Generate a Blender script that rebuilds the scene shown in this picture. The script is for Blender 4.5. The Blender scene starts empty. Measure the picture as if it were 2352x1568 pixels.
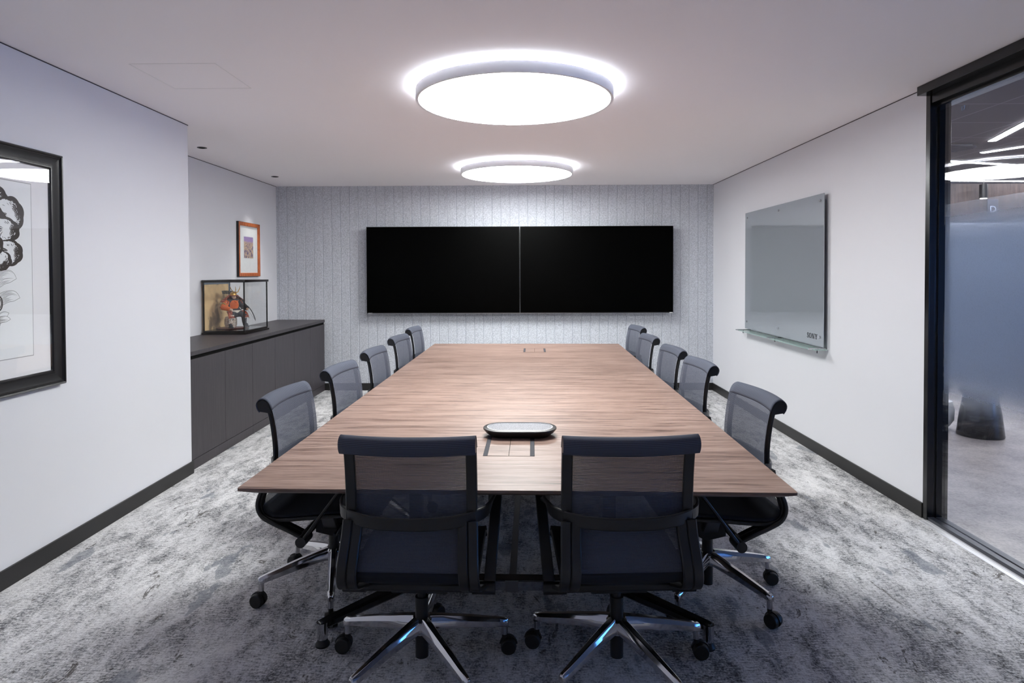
import bpy, bmesh, math, random
from mathutils import Vector, Matrix
PI = math.pi
random.seed(7)
SC = bpy.context.scene
COL = SC.collection

# ------------------------------------------------------------------ camera
cam = bpy.data.cameras.new('camera'); camo = bpy.data.objects.new('camera', cam); COL.objects.link(camo)
cam.sensor_width = 36; cam.lens = 1450.414*36/2352; cam.shift_y = -131.441/2352; cam.clip_start = .05
Rv = Vector((0.99991803, 0.01239208, -0.00321979)); Uv = Vector((0.00298499, 0.01891973, 0.99981655)); Fv = Vector((-0.01245072, 0.99974421, -0.01888119))
M = Matrix.Identity(4)
for i in range(3):
    M[i][0] = Rv[i]; M[i][1] = Uv[i]; M[i][2] = -Fv[i]
M.translation = (0, 0, 1.55)
camo.matrix_world = M
SC.camera = camo

# ------------------------------------------------------------------ world, exposure
W = bpy.data.worlds.new('world'); SC.world = W; W.use_nodes = True
W.node_tree.nodes['Background'].inputs[0].default_value = (.10, .36, 1, 1)
W.node_tree.nodes['Background'].inputs[1].default_value = 2.4
SC.view_settings.view_transform = 'Standard'; SC.view_settings.look = 'None'
SC.view_settings.gamma = 1; SC.view_settings.use_curve_mapping = False
SC.view_settings.exposure = 1.32
SC.cycles.max_bounces = 10; SC.cycles.diffuse_bounces = 6; SC.cycles.transparent_max_bounces = 24
SC.cycles.sample_clamp_indirect = 6
DISC_POWER = 11.0
HALO_POWER = 24.0

# ------------------------------------------------------------------ helpers
def lin(c):
    def f(v):
        v /= 255.
        return v/12.92 if v <= .04045 else ((v+.055)/1.055)**2.4
    return (f(c[0]), f(c[1]), f(c[2]), 1)

def mat(name, col, rough=.5, metal=0, spec=.5, emit=None, estr=0):
    m = bpy.data.materials.new(name); m.use_nodes = True
    b = m.node_tree.nodes['Principled BSDF']
    b.inputs['Base Color'].default_value = lin(col); b.inputs['Roughness'].default_value = rough
    b.inputs['Metallic'].default_value = metal; b.inputs['Specular IOR Level'].default_value = spec
    if emit:
        b.inputs['Emission Color'].default_value = lin(emit); b.inputs['Emission Strength'].default_value = estr
    return m
def N(m, t, **kw):
    n = m.node_tree.nodes.new(t)
    for k, v in kw.items(): setattr(n, k, v)
    return n
def L(m, a, b): m.node_tree.links.new(a, b)
def P(m): return m.node_tree.nodes['Principled BSDF']
def coords(m, scale=(1, 1, 1), rot=(0, 0, 0), kind='Object'):
    tc = N(m, 'ShaderNodeTexCoord'); mp = N(m, 'ShaderNodeMapping')
    mp.inputs['Scale'].default_value = scale; mp.inputs['Rotation'].default_value = rot
    L(m, tc.outputs[kind], mp.inputs[0]); return mp.outputs[0]
def noise(m, vec, scale, detail=4, rough=.6, dist=0):
    n = N(m, 'ShaderNodeTexNoise'); n.inputs['Scale'].default_value = scale; n.inputs['Detail'].default_value = detail
    n.inputs['Roughness'].default_value = rough; n.inputs['Distortion'].default_value = dist
    L(m, vec, n.inputs['Vector']); return n.outputs['Fac']
def ramp(m, fac, stops, interp='LINEAR'):
    r = N(m, 'ShaderNodeValToRGB'); e = r.color_ramp.elements; r.color_ramp.interpolation = interp
    while len(e) < len(stops): e.new(.5)
    for i, (p, c) in enumerate(stops):
        e[i].position = p; e[i].color = lin(c) if not isinstance(c, float) else (c, c, c, 1)
    L(m, fac, r.inputs[0]); return r.outputs[0]
def mixc(m, fac, a, b, mode='MIX'):
    x = N(m, 'ShaderNodeMix', data_type='RGBA', blend_type=mode)
    for s, v in ((x.inputs[0], fac), (x.inputs[6], a), (x.inputs[7], b)):
        if hasattr(v, 'links'): L(m, v, s)
        else: s.default_value = v if not isinstance(v, tuple) or len(v) == 4 else lin(v)
    return x.outputs[2]
def bump(m, h, strength=.3, dist=.002):
    b = N(m, 'ShaderNodeBump'); b.inputs['Strength'].default_value = strength; b.inputs['Distance'].default_value = dist
    L(m, h, b.inputs['Height']); L(m, b.outputs[0], P(m).inputs['Normal'])
def math_(m, op, a, b=None):
    n = N(m, 'ShaderNodeMath', operation=op)
    for s, v in zip(n.inputs, (a, b)):
        if v is None: continue
        if hasattr(v, 'links'): L(m, v, s)
        else: s.default_value = v
    return n.outputs[0]

class MB:
    def __init__(s): s.v = []; s.f = []; s.mi = []; s.cur = 0
    def add(s, vs, fs, Mx=None):
        o = len(s.v)
        for p in vs:
            p = Vector(p); s.v.append(Mx @ p if Mx else p)
        for f in fs: s.f.append([i+o for i in f]); s.mi.append(s.cur)
        return s
    def box(s, x0, x1, y0, y1, z0, z1, Mx=None):
        vs = [(x, y, z) for x in (x0, x1) for y in (y0, y1) for z in (z0, z1)]
        return s.add(vs, [(0, 1, 3, 2), (4, 6, 7, 5), (0, 4, 5, 1), (2, 3, 7, 6), (0, 2, 6, 4), (1, 5, 7, 3)], Mx)
    def cyl(s, p0, p1, r0, r1=None, n=20, caps=True):
        p0 = Vector(p0); p1 = Vector(p1); r1 = r0 if r1 is None else r1
        d = (p1-p0).normalized(); a = d.orthogonal().normalized(); b = d.cross(a)
        vs = [p0+(a*math.cos(2*PI*i/n)+b*math.sin(2*PI*i/n))*r0 for i in range(n)]+[p1+(a*math.cos(2*PI*i/n)+b*math.sin(2*PI*i/n))*r1 for i in range(n)]
        fs = [(i, (i+1) % n, n+(i+1) % n, n+i) for i in range(n)]
        if caps: fs += [tuple(range(n-1, -1, -1)), tuple(range(n, 2*n))]
        return s.add(vs, fs)
    def loft(s, rings, caps=True, closed=True):
        n = len(rings[0]); vs = [p for r in rings for p in r]; fs = []
        for k in range(len(rings)-1):
            for i in range(n if closed else n-1):
                j = (i+1) % n; fs.append((k*n+i, k*n+j, (k+1)*n+j, (k+1)*n+i))
        if caps: fs += [tuple(range(n-1, -1, -1)), tuple(range((len(rings)-1)*n, len(rings)*n))]
        return s.add(vs, fs)
    def lathe(s, prof, n=48, c=(0, 0, 0), sx=1, sy=1):
        rings = [[(c[0]+r*sx*math.cos(2*PI*i/n), c[1]+r*sy*math.sin(2*PI*i/n), c[2]+z) for i in range(n)] for r, z in prof]
        return s.loft(rings, caps=False)
    def tube(s, pts, r, n=8, caps=True):
        pts = [Vector(p) for p in pts]; rings = []; a = None
        for i, p in enumerate(pts):
            t = (pts[min(i+1, len(pts)-1)]-pts[max(i-1, 0)]).normalized()
            a = t.orthogonal().normalized() if a is None else (a-t*a.dot(t)).normalized()
            b = t.cross(a); rr = r[i] if isinstance(r, (list, tuple)) else r
            rings.append([p+(a*math.cos(2*PI*k/n)+b*math.sin(2*PI*k/n))*rr for k in range(n)])
        return s.loft(rings, caps)
    def strip(s, pts, ws, width, thick):
        """rounded-rectangle section swept along pts; ws = width directions"""
        pts = [Vector(p) for p in pts]; rings = []
        for i, p in enumerate(pts):
            t = (pts[min(i+1, len(pts)-1)]-pts[max(i-1, 0)]).normalized()
            w = Vector(ws[i]); w = (w-t*w.dot(t)).normalized(); nn = t.cross(w)
            hw = (width[i] if isinstance(width, (list, tuple)) else width)/2; ht = (thick[i] if isinstance(thick, (list, tuple)) else thick)/2
            c = min(hw, ht)*.5
            q = [(-hw+c, -ht), (hw-c, -ht), (hw, -ht+c), (hw, ht-c), (hw-c, ht), (-hw+c, ht), (-hw, ht-c), (-hw, -ht+c)]
            rings.append([p+w*a+nn*b for a, b in q])
        return s.loft(rings)
    def prism(s, poly, z0, z1, Mx=None):
        n = len(poly)
        vs = [(x, y, z0) for x, y in poly]+[(x, y, z1) for x, y in poly]
        return s.add(vs, [tuple(range(n-1, -1, -1)), tuple(range(n, 2*n))]+[(i, (i+1) % n, n+(i+1) % n, n+i) for i in range(n)], Mx)
    def grid(s, fn, nu, nv):
        vs = [fn(i/nu, j/nv) for i in range(nu+1) for j in range(nv+1)]
        return s.add(vs, [(i*(nv+1)+j, (i+1)*(nv+1)+j, (i+1)*(nv+1)+j+1, i*(nv+1)+j+1) for i in range(nu) for j in range(nv)])
    def build(s, name, m, parent=None, bevel=0, smooth=True, loc=None, sharp=35, kind=None, label=None, fix=True):
        me = bpy.data.meshes.new(name); me.from_pydata([tuple(v) for v in s.v], [], s.f)
        ms = m if isinstance(m, (list, tuple)) else [m]
        for x in ms: me.materials.append(x)
        for p, k in zip(me.polygons, s.mi): p.material_index = k
        bm = bmesh.new(); bm.from_mesh(me)
        if fix: bmesh.ops.recalc_face_normals(bm, faces=bm.faces)
        if smooth:
            for f in bm.faces: f.smooth = True
            for e in bm.edges:
                if len(e.link_faces) == 2 and e.calc_face_angle(0) > math.radians(sharp): e.smooth = False
        bm.to_mesh(me); bm.free()
        o = bpy.data.objects.new(name, me); COL.objects.link(o)
        if parent is not None: o.parent = parent
        if loc: o.location = loc
        if bevel:
            b = o.modifiers.new('bevel', 'BEVEL'); b.width = bevel; b.segments = 2; b.limit_method = 'ANGLE'; b.angle_limit = math.radians(40)
        if kind: o['kind'] = kind
        if label: o['label'] = label
        return o
def empty(name, loc=(0, 0, 0), rz=0):
    o = bpy.data.objects.new(name, None); COL.objects.link(o); o.location = loc; o.rotation_euler = (0, 0, rz); o.empty_display_size = .1
    return o
def tag(o, label, cat, group=None, kind=None):
    o['label'] = label; o['category'] = cat
    if group: o['group'] = group
    if kind: o['kind'] = kind
    return o
def kids(o): return [c for c in bpy.data.objects if c.parent == o]
def copy_tree(o, parent=None):
    c = o.copy(); COL.objects.link(c)
    if parent is not None: c.parent = parent
    for ch in kids(o): copy_tree(ch, c)
    return c

# ------------------------------------------------------------------ room numbers
H = 2.688; D = 8.291; XL = -2.547; XA = -3.206; XR = 2.529; YC = 4.836; YD = 3.93; HB = .094; YB = -1.8

# ------------------------------------------------------------------ materials
m_wall = mat('wall_paint', (224, 224, 229), .7, spec=.2)
bump(m_wall, noise(m_wall, coords(m_wall), 220, 2), .05, .001)
m_ceil = mat('ceiling_paint', (251, 247, 249), .8, spec=.15)
m_black_trim = mat('black_skirting', (38, 37, 37), .42, spec=.4)
m_felt = mat('grey_felt', (130, 132, 142), .95, spec=.1)
v = coords(m_felt)
f1 = noise(m_felt, v, 95, 5, .75); f2 = noise(m_felt, v, 330, 2, .6)
ff = math_(m_felt, 'ADD', math_(m_felt, 'MULTIPLY', f1, .6), math_(m_felt, 'MULTIPLY', f2, .4))
L(m_felt, ramp(m_felt, ff, [(.36, (142, 146, 155)), (.5, (197, 200, 208)), (.64, (232, 235, 242))]), P(m_felt).inputs['Base Color'])
bump(m_felt, f1, .25, .002)
# carpet
m_carpet = mat('woven_carpet', (150, 150, 150), .95, spec=.05)
v = coords(m_carpet, (1, .42, 1)); vf = coords(m_carpet, (1, .8, 1)); vr = coords(m_carpet)
big = noise(m_carpet, v, 3.4, 5, .62, .5)
mid = noise(m_carpet, v, 13, 7, .78, .3)
fine = noise(m_carpet, vf, 125, 3, .65)
rows = noise(m_carpet, coords(m_carpet, (.4, 1.3, 1)), 80, 2, .6)
s1 = math_(m_carpet, 'ADD', math_(m_carpet, 'MULTIPLY', big, .22), math_(m_carpet, 'MULTIPLY', mid, .34))
s2 = math_(m_carpet, 'ADD', s1, math_(m_carpet, 'MULTIPLY', fine, .24))
s3 = math_(m_carpet, 'ADD', s2, math_(m_carpet, 'MULTIPLY', rows, .20))
base = ramp(m_carpet, s3, [(.385, (70, 70, 71)), (.43, (114, 114, 116)), (.46, (152, 152, 154)), (.49, (188, 187, 188)), (.535, (218, 217, 218)), (.60, (236, 235, 235))])
bl = noise(m_carpet, coords(m_carpet, (1, .35, 1)), 5.5, 3, .55)
blf = ramp(m_carpet, bl, [(.635, 0.0), (.655, .6)])
base = mixc(m_carpet, blf, base, (124, 129, 138))
dk = noise(m_carpet, coords(m_carpet, (1, .45, 1), (0, 0, .25)), 8, 6, .8, 1.2)
dkf = ramp(m_carpet, dk, [(.615, 0.0), (.635, .8)])
base = mixc(m_carpet, dkf, base, (78, 72, 68))
L(m_carpet, base, P(m_carpet).inputs['Base Color'])
bump(m_carpet, math_(m_carpet, 'ADD', fine, rows), .6, .006)
# walnut laminate
m_wood = mat('walnut_veneer', (160, 130, 115), .34, spec=.14)
P(m_wood).inputs['Coat Weight'].default_value = 0.0; P(m_wood).inputs['Coat Roughness'].default_value = .25
v = coords(m_wood, (.05, 1, 1))
w1 = noise(m_wood, v, 38, 5, .65, .1); w2 = noise(m_wood, coords(m_wood, (.05, 1, 1)), 120, 3, .6, .05)
w3 = noise(m_wood, coords(m_wood, (.05, 1, 1), (0, 0, .006)), 62, 4, .6, .5)
ww = math_(m_wood, 'ADD', math_(m_wood, 'MULTIPLY', w1, .6), math_(m_wood, 'MULTIPLY', w2, .4))
wc = ramp(m_wood, ww, [(.36, (100, 80, 72)), (.45, (128, 105, 96)), (.52, (149, 125, 115)), (.66, (166, 143, 133))])
wd = ramp(m_wood, w3, [(.60, 0.0), (.64, .7)])
L(m_wood, mixc(m_wood, wd, wc, (62, 48, 43)), P(m_wood).inputs['Base Color'])
m_woodedge = mat('walnut_edge', (118, 98, 88), .5)
v = coords(m_woodedge, (.05, 1, 1)); L(m_woodedge, ramp(m_woodedge, noise(m_woodedge, v, 60, 4, .7), [(.4, (88, 72, 64)), (.6, (126, 106, 96))]), P(m_woodedge).inputs['Base Color'])
m_joinery = mat('charcoal_laminate', (62, 58, 62), .45, spec=.4)
v = coords(m_joinery, (1, 1, .05)); L(m_joinery, ramp(m_joinery, noise(m_joinery, v, 60, 4, .7), [(.35, (56, 52, 56)), (.65, (69, 64, 68))]), P(m_joinery).inputs['Base Color'])
m_dark = mat('dark_gap', (12, 12, 12), .8, spec=.1)
m_plastic = mat('black_plastic', (24, 25, 28), .38, spec=.5)
m_rubber = mat('caster_rubber', (18, 18, 19), .5)
m_chrome = mat('polished_aluminium', (205, 205, 208), .09, 1)
m_brushed = mat('brushed_metal', (170, 170, 172), .3, 1)
m_blackmetal = mat('black_powdercoat', (20, 20, 22), .35, spec=.5)
m_darkgloss = mat('black_gloss_bar', (26, 25, 27), .16, spec=.8)
# chair fabric
def fabric(name, col, mesh):
    m = mat(name, col, .85, spec=.15)
    tc = N(m, 'ShaderNodeTexCoord'); sep = N(m, 'ShaderNodeSeparateXYZ'); L(m, tc.outputs['UV'], sep.inputs[0])
    st = math_(m, 'SINE', math_(m, 'MULTIPLY', sep.outputs[1], 2*PI/.0047))
    c0 = tuple(int(k*.84) for k in col); c1 = tuple(min(255, int(k*1.13)) for k in col)
    L(m, mixc(m, math_(m, 'MULTIPLY_ADD', st, .5) if False else ramp(m, math_(m, 'MULTIPLY', math_(m, 'ADD', st, 1.0), .5), [(.25, 0.0), (.75, 1.0)]), c0, c1), P(m).inputs['Base Color'])
    if mesh:
        vx = math_(m, 'SINE', math_(m, 'MULTIPLY', sep.outputs[0], 2*PI/.0034))
        hole = math_(m, 'ADD', math_(m, 'MULTIPLY', st, -.7), math_(m, 'MULTIPLY', vx, .3))
        al = ramp(m, math_(m, 'ADD', math_(m, 'MULTIPLY', hole, .5), .5), [(.68, 1.0), (.84, .48)])
        L(m, al, P(m).inputs['Alpha'])
    return m
m_mesh = fabric('chair_mesh', (80, 84, 96), True)
m_rollfab = fabric('chair_roll_fabric', (80, 84, 96), False); m_seatfab = fabric('chair_seat_fabric', (38, 40, 47), False)

# ------------------------------------------------------------------ setting
def struct(mb, name, m, **k):
    o = mb.build(name, m, **k); o['kind'] = 'structure'; return o
struct(MB().box(-3.4, XR+.0, YB, D+.1, -.1, 0), 'floor', m_carpet)
struct(MB().box(-3.4, XR+.10, YB, D+.1, H, H+.1), 'ceiling', m_ceil)
struct(MB().box(-3.4, XL, YB, YC, .0, H), 'wall_left', m_wall)
struct(MB().box(-3.4, XA, YC, D, 0, H), 'wall_left_alcove', m_wall)
struct(MB().box(XR, XR+.12, YD+.036, D, 0, H), 'wall_right', m_wall)
# shadow line where walls meet the ceiling
dk = mat('shadow_gap', (70, 66, 70), .8)
for nm, b in (('trim_1', (XL-.004, XL+.004, YB, YC+.004)), ('trim_2', (XA-.003, XA+.004, YC, D)), ('trim_3', (XR-.004, XR+.003, YD+.04, D))):
    struct(MB().box(*b, H-.005, H-.0005), nm, dk)
# felt clad end wall with V grooves
pitch = .1173; x0 = -1.185-.1173*20
xs = []
k = 0
prof = [(XA, 0.0)]
gx = x0
while gx < XR-.02:
    if gx > XA+.02:
        prof += [(gx-.0065, 0), (gx, .007), (gx+.0065, 0)]
    gx += pitch
prof.append((XR, 0.0))
mb = MB()
vs = [(x, D+d, z) for x, d in prof for z in (HB-.02, H)]
mb.add(vs, [(2*i, 2*i+2, 2*i+3, 2*i+1) for i in range(len(prof)-1)])
mb.box(-3.4, XR+.1, D+.02, D+.12, 0, H)
struct(mb, 'wall_back', m_felt, smooth=False)
# skirting
def skirt(name, x0, x1, y0, y1): struct(MB().box(x0, x1, y0, y1, 0, HB), name, m_black_trim)
skirt('baseboard_left', XL, XL+.012, YB, YC+.012)
skirt('baseboard_back', XA, XR, D-.012, D+.01)
skirt('baseboard_right', XR-.012, XR, YD+.04, D)
# faint ceiling access panel
mb = MB()
for b in ((-2.12, -1.65, 3.425, 3.429), (-2.12, -1.65, 3.888, 3.892), (-2.122, -2.118, 3.425, 3.892), (-1.652, -1.648, 3.425, 3.892)):
    mb.box(*b, H-.001, H+.001)
struct(mb, 'trim_4', mat('panel_gap', (228, 225, 226), .8))
# wall behind the camera
mb = MB().box(XL, XR+.12, YB-.1, YB, 0, H)
struct(mb, 'wall_front', m_wall)

# ------------------------------------------------------------------ glazed partition on the right (window_1)
m_glass = bpy.data.materials.new('clear_glass'); m_glass.use_nodes = True
nt = m_glass.node_tree; nt.nodes.clear()
out = nt.nodes.new('ShaderNodeOutputMaterial'); mx = nt.nodes.new('ShaderNodeMixShader'); tr = nt.nodes.new('ShaderNodeBsdfTransparent'); gl = nt.nodes.new('ShaderNodeBsdfGlossy'); fr = nt.nodes.new('ShaderNodeFresnel')
gl.inputs['Roughness'].default_value = 0.0; fr.inputs[0].default_value = 1.5; tr.inputs[0].default_value = (.985, .992, .99, 1)
ge = nt.nodes.new('ShaderNodeNewGeometry'); io = nt.nodes.new('ShaderNodeMapRange'); io.inputs[3].default_value = 1.5; io.inputs[4].default_value = 1/1.5
nt.links.new(ge.outputs['Backfacing'], io.inputs[0]); nt.links.new(io.outputs[0], fr.inputs[0])
nt.links.new(fr.outputs[0], mx.inputs[0]); nt.links.new(tr.outputs[0], mx.inputs[1]); nt.links.new(gl.outputs[0], mx.inputs[2]); nt.links.new(mx.outputs[0], out.inputs[0])
# frosted film: dense in the middle band, dotted away towards the bottom edge
m_film = bpy.data.materials.new('frosted_film'); m_film.use_nodes = True
nt = m_film.node_tree; nt.nodes.clear()
out = nt.nodes.new('ShaderNodeOutputMaterial'); mx = nt.nodes.new('ShaderNodeMixShader'); tr = nt.nodes.new('ShaderNodeBsdfTransparent')
fm = nt.nodes.new('ShaderNodeMixShader'); rf = nt.nodes.new('ShaderNodeBsdfRefraction'); tl = nt.nodes.new('ShaderNodeBsdfTranslucent'); df = nt.nodes.new('ShaderNodeBsdfDiffuse'); fm2 = nt.nodes.new('ShaderNodeMixShader')
rf.inputs['Roughness'].default_value = .55; rf.inputs['IOR'].default_value = 1.12; rf.inputs[0].default_value = (.70, .74, .79, 1)
tl.inputs[0].default_value = (.40, .45, .54, 1); df.inputs[0].default_value = (.28, .32, .40, 1)
fm2.inputs[0].default_value = .5; fm.inputs[0].default_value = .35
nt.links.new(tl.outputs[0], fm2.inputs[1]); nt.links.new(df.outputs[0], fm2.inputs[2]); nt.links.new(rf.outputs[0], fm.inputs[1]); nt.links.new(fm2.outputs[0], fm.inputs[2])
tc = nt.nodes.new('ShaderNodeTexCoord'); sp = nt.nodes.new('ShaderNodeSeparateXYZ'); mr = nt.nodes.new('ShaderNodeMapRange')
nt.links.new(tc.outputs['Object'], sp.inputs[0]); nt.links.new(sp.outputs[2], mr.inputs[0])
mr.inputs[1].default_value = .62; mr.inputs[2].default_value = .98; mr.interpolation_type = 'SMOOTHSTEP'
nz = nt.nodes.new('ShaderNodeTexNoise'); nz.inputs['Scale'].default_value = 260; nt.links.new(tc.outputs['Object'], nz.inputs['Vector'])
ad = nt.nodes.new('ShaderNodeMath'); ad.operation = 'MULTIPLY_ADD'; ad.inputs[1].default_value = .5; ad.inputs[2].default_value = -.25
nt.links.new(nz.outputs['Fac'], ad.inputs[0]); a2 = nt.nodes.new('ShaderNodeMath'); a2.operation = 'ADD'; a2.use_clamp = True
nt.links.new(ad.outputs[0], a2.inputs[0]); nt.links.new(mr.outputs[0], a2.inputs[1])
mul = nt.nodes.new('ShaderNodeMath'); mul.operation = 'MULTIPLY'; nt.links.new(a2.outputs[0], mul.inputs[0]); nt.links.new(mr.outputs[0], mul.inputs[1])
mt = nt.nodes.new('ShaderNodeMapRange'); mt.inputs[1].default_value = 1.70; mt.inputs[2].default_value = 1.96; mt.interpolation_type = 'SMOOTHSTEP'; mt.inputs[3].default_value = 1.0; mt.inputs[4].default_value = .14
nt.links.new(sp.outputs[2], mt.inputs[0]); m2 = nt.nodes.new('ShaderNodeMath'); m2.operation = 'MULTIPLY'; nt.links.new(mul.outputs[0], m2.inputs[0]); nt.links.new(mt.outputs[0], m2.inputs[1])
nt.links.new(m2.outputs[0], mx.inputs[0]); nt.links.new(tr.outputs[0], mx.inputs[1]); nt.links.new(fm.outputs[0], mx.inputs[2]); nt.links.new(mx.outputs[0], out.inputs[0])

win = empty('window_1', (XR, YD, 0)); win['kind'] = 'structure'
def wbox(name, m, *b, bevel=.0015):
    x0, x1, y0, y1, z0, z1 = b
    return MB().box(x0-XR, x1-XR, y0-YD, y1-YD, z0, z1).build(name, m, win, bevel=bevel)
m_frame = mat('black_anodised_frame', (17, 17, 19), .22, spec=.6)
wbox('jamb', m_frame, XR-.002, XR+.036, YD, YD+.036, 0, H-.055)
wbox('jamb', m_frame, XR+.054, XR+.125, YD+.001, YD+.036, 0, H-.055)
wbox('jamb_lip', m_frame, XR-.006, XR+.0, YD-.002, YD+.038, 0, H-.055)
wbox('head_rail', m_frame, XR-.065, XR+.10, YB, YD+.035, H-.056, H-.0005)
wbox('head_rail', m_frame, XR+.0, XR+.08, YB, YD, H-.11, H-.056)
wbox('head_rail', m_frame, XR+.03, XR+.115, YB, YD, H-.13, H-.11)
wbox('sill', mat('dark_anodised_sill', (52, 54, 62), .3, .3), XR, XR+.04, YB, YD, 0, .022)
wbox('sill', mat('dark_anodised_sill_inner', (58, 60, 68), .3, .3), XR+.052, XR+.095, YB, YD, 0, .022)
wbox('pane', m_glass, XR+.041, XR+.051, YB, YD+.01, .02, H-.12, bevel=0)
wbox('frosted_film', m_film, XR+.0402, XR+.0405, YB, 3.85, .5, 1.95, bevel=0)
struct(MB().box(XR-.055, XR-.001, YB, YD, 0, .004).box(XR-.028, XR-.026, YB, YD, .004, .006), 'trim_5', mat('aluminium_edge_strip', (215, 215, 220), .35, .3))

# ------------------------------------------------------------------ corridor beyond the glass
CX = XR+.112; HC = 2.80
m_conc = mat('polished_concrete', (160, 152, 150), .35, spec=.5)
v = coords(m_conc); c1 = noise(m_conc, v, 3, 6, .7); c2 = noise(m_conc, v, 45, 4, .8)
cc = math_(m_conc, 'ADD', math_(m_conc, 'MULTIPLY', c1, .5), math_(m_conc, 'MULTIPLY', c2, .5))
L(m_conc, ramp(m_conc, cc, [(.36, (112, 104, 104)), (.5, (160, 152, 150)), (.64, (190, 183, 178))]), P(m_conc).inputs['Base Color'])
struct(MB().box(XR+.002, 11, YB-.1, 11, -.1, 0), 'floor_corridor', m_conc)
m_ctile = mat('dark_ceiling_tile', (92, 87, 92), .8, spec=.1)
br = N(m_ctile, 'ShaderNodeTexBrick'); br.offset = 0; br.inputs['Scale'].default_value = 1; br.inputs['Mortar Size'].default_value = .006
br.inputs['Brick Width'].default_value = .6; br.inputs['Row Height'].default_value = .6
br.inputs['Color1'].default_value = lin((88, 83, 88)); br.inputs['Color2'].default_value = lin((95, 90, 95)); br.inputs['Mortar'].default_value = lin((130, 126, 132))
L(m_ctile, coords(m_ctile), br.inputs['Vector']); L(m_ctile, br.outputs['Color'], P(m_ctile).inputs['Base Color'])
struct(MB().box(XR+.10, 11, YB-.1, 11, HC, HC+.1), 'ceiling_corridor', m_ctile)
struct(MB().box(XR+.0, XR+.12, YB, YD+.036, H, HC), 'wall_above_glazing', m_wall)
m_bluewall = mat('pale_blue_wall', (192, 200, 218), .7)
struct(MB().box(CX, 11, 9.6, 9.7, 0, HC), 'wall_corridor_back', m_bluewall)
struct(MB().box(9.6, 9.7, 3.4, 9.6, 0, HC).box(9.6, 9.7, YB, 3.4, 0, .7).box(9.6, 9.7, YB, 3.4, 2.5, HC).box(9.6, 9.7, .75, .85, .7, 2.5), 'wall_corridor_right', m_bluewall)   # daylight enters here
struct(MB().box(CX, 11, YB-.1, YB, 0, HC), 'wall_corridor_front', m_bluewall)
struct(MB().box(XR+.12, XR+.14, YD+.036, 9.6, 0, HC), 'wall_corridor_left', m_wall)
m_bulk = mat('dark_timber_panel', (92, 72, 64), .5)
v = coords(m_bulk, (1, 1, .08)); L(m_bulk, ramp(m_bulk, noise(m_bulk, v, 30, 5, .7, .2), [(.35, (50, 38, 36)), (.5, (66, 52, 49)), (.65, (84, 68, 64))]), P(m_bulk).inputs['Base Color'])
o = MB().box(4.4, 9.6, 8.0, 8.25, 2.17, 2.64).build('timber_bulkhead', m_bulk)
tag(o, 'dark timber bulkhead hanging across the corridor beyond the glass, carrying a letter sign', 'bulkhead')
m_signtxt = mat('pale_sign_letter', (170, 180, 200), .5)
def text_obj(name, s, size, Mx, m, parent=None, ext=.001, align='CENTER'):
    cu = bpy.data.curves.new(name, 'FONT'); cu.body = s; cu.size = size; cu.extrude = ext; cu.align_x = align; cu.align_y = 'CENTER'
    tmp = bpy.data.objects.new(name, cu); COL.objects.link(tmp)
    dg = bpy.context.evaluated_depsgraph_get(); dg.update()
    me = bpy.data.meshes.new_from_object(tmp.evaluated_get(dg)); bpy.data.objects.remove(tmp)
    me.materials.clear(); me.materials.append(m)
    o = bpy.data.objects.new(name, me); COL.objects.link(o); o.matrix_world = Mx
    if parent is not None: o.parent = parent
    return o
def basis(x, y, z, loc):
    Mx = Matrix.Identity(4)
    for i in range(3): Mx[i][0] = x[i]; Mx[i][1] = y[i]; Mx[i][2] = z[i]
    Mx.translation = loc; return Mx
sg = empty('letter_sign', (5.915, 7.995, 2.315))
MB().box(-.066, .066, -.012, 0, -.13, .13).build('sign_plate', mat('dark_blue_plate', (60, 60, 74), .5), sg, bevel=.002)
t = text_obj('letter', 'D', .115, basis((1, 0, 0), (0, 0, 1), (0, -1, 0), (0, -.014, .0)), m_signtxt, sg)
tag(sg, 'dark plate with a pale letter D on the timber bulkhead beyond the glass', 'sign')
# number on the glass, high up
o = text_obj('number_sticker', '17', .036, basis((0, -1, 0), (0, 0, 1), (-1, 0, 0), (XR+.039, 3.705, 2.49)), mat('pale_blue_sticker', (120, 150, 190), .5), None, .0004)
tag(o, 'small pale number 17 high on the glass partition', 'sticker')
# linear lights
m_led = mat('led_diffuser', (255, 255, 255), .5, emit=(246, 248, 255), estr=34)
m_ledbody = mat('led_body', (210, 210, 215), .4)
def led(a, b, label, w=.07):
    a = Vector(a); b = Vector(b); d = b-a; e = empty('linear_light', (a.x, a.y, HC-.005), math.atan2(d.y, d.x))
    MB().box(0, d.length, -w/2, w/2, 0, .005).build('housing', m_ledbody, e)
    MB().box(.004, d.length-.004, -w/2+.004, w/2-.004, -.003, .0).build('diffuser', m_led, e)
    tag(e, label, 'light', 'linear lights on the corridor ceiling')
led((4.54, 6.15), (3.75, 3.9), 'steeply slanting white linear light on the dark corridor ceiling, nearest the glass frame')
led((4.88, 6.76), (5.9, 4.9), 'middle white linear light on the corridor ceiling, just above the long one')
led((4.2, 7.05), (7.4, 8.02), 'long white linear light on the corridor ceiling above the reflected disc')
led((5.2, 8.75), (9.0, 9.1), 'added white fill light behind the timber bulkhead, brightening the pale blue wall')  # invented lamp, added to brighten the wall behind the frosted film
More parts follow.
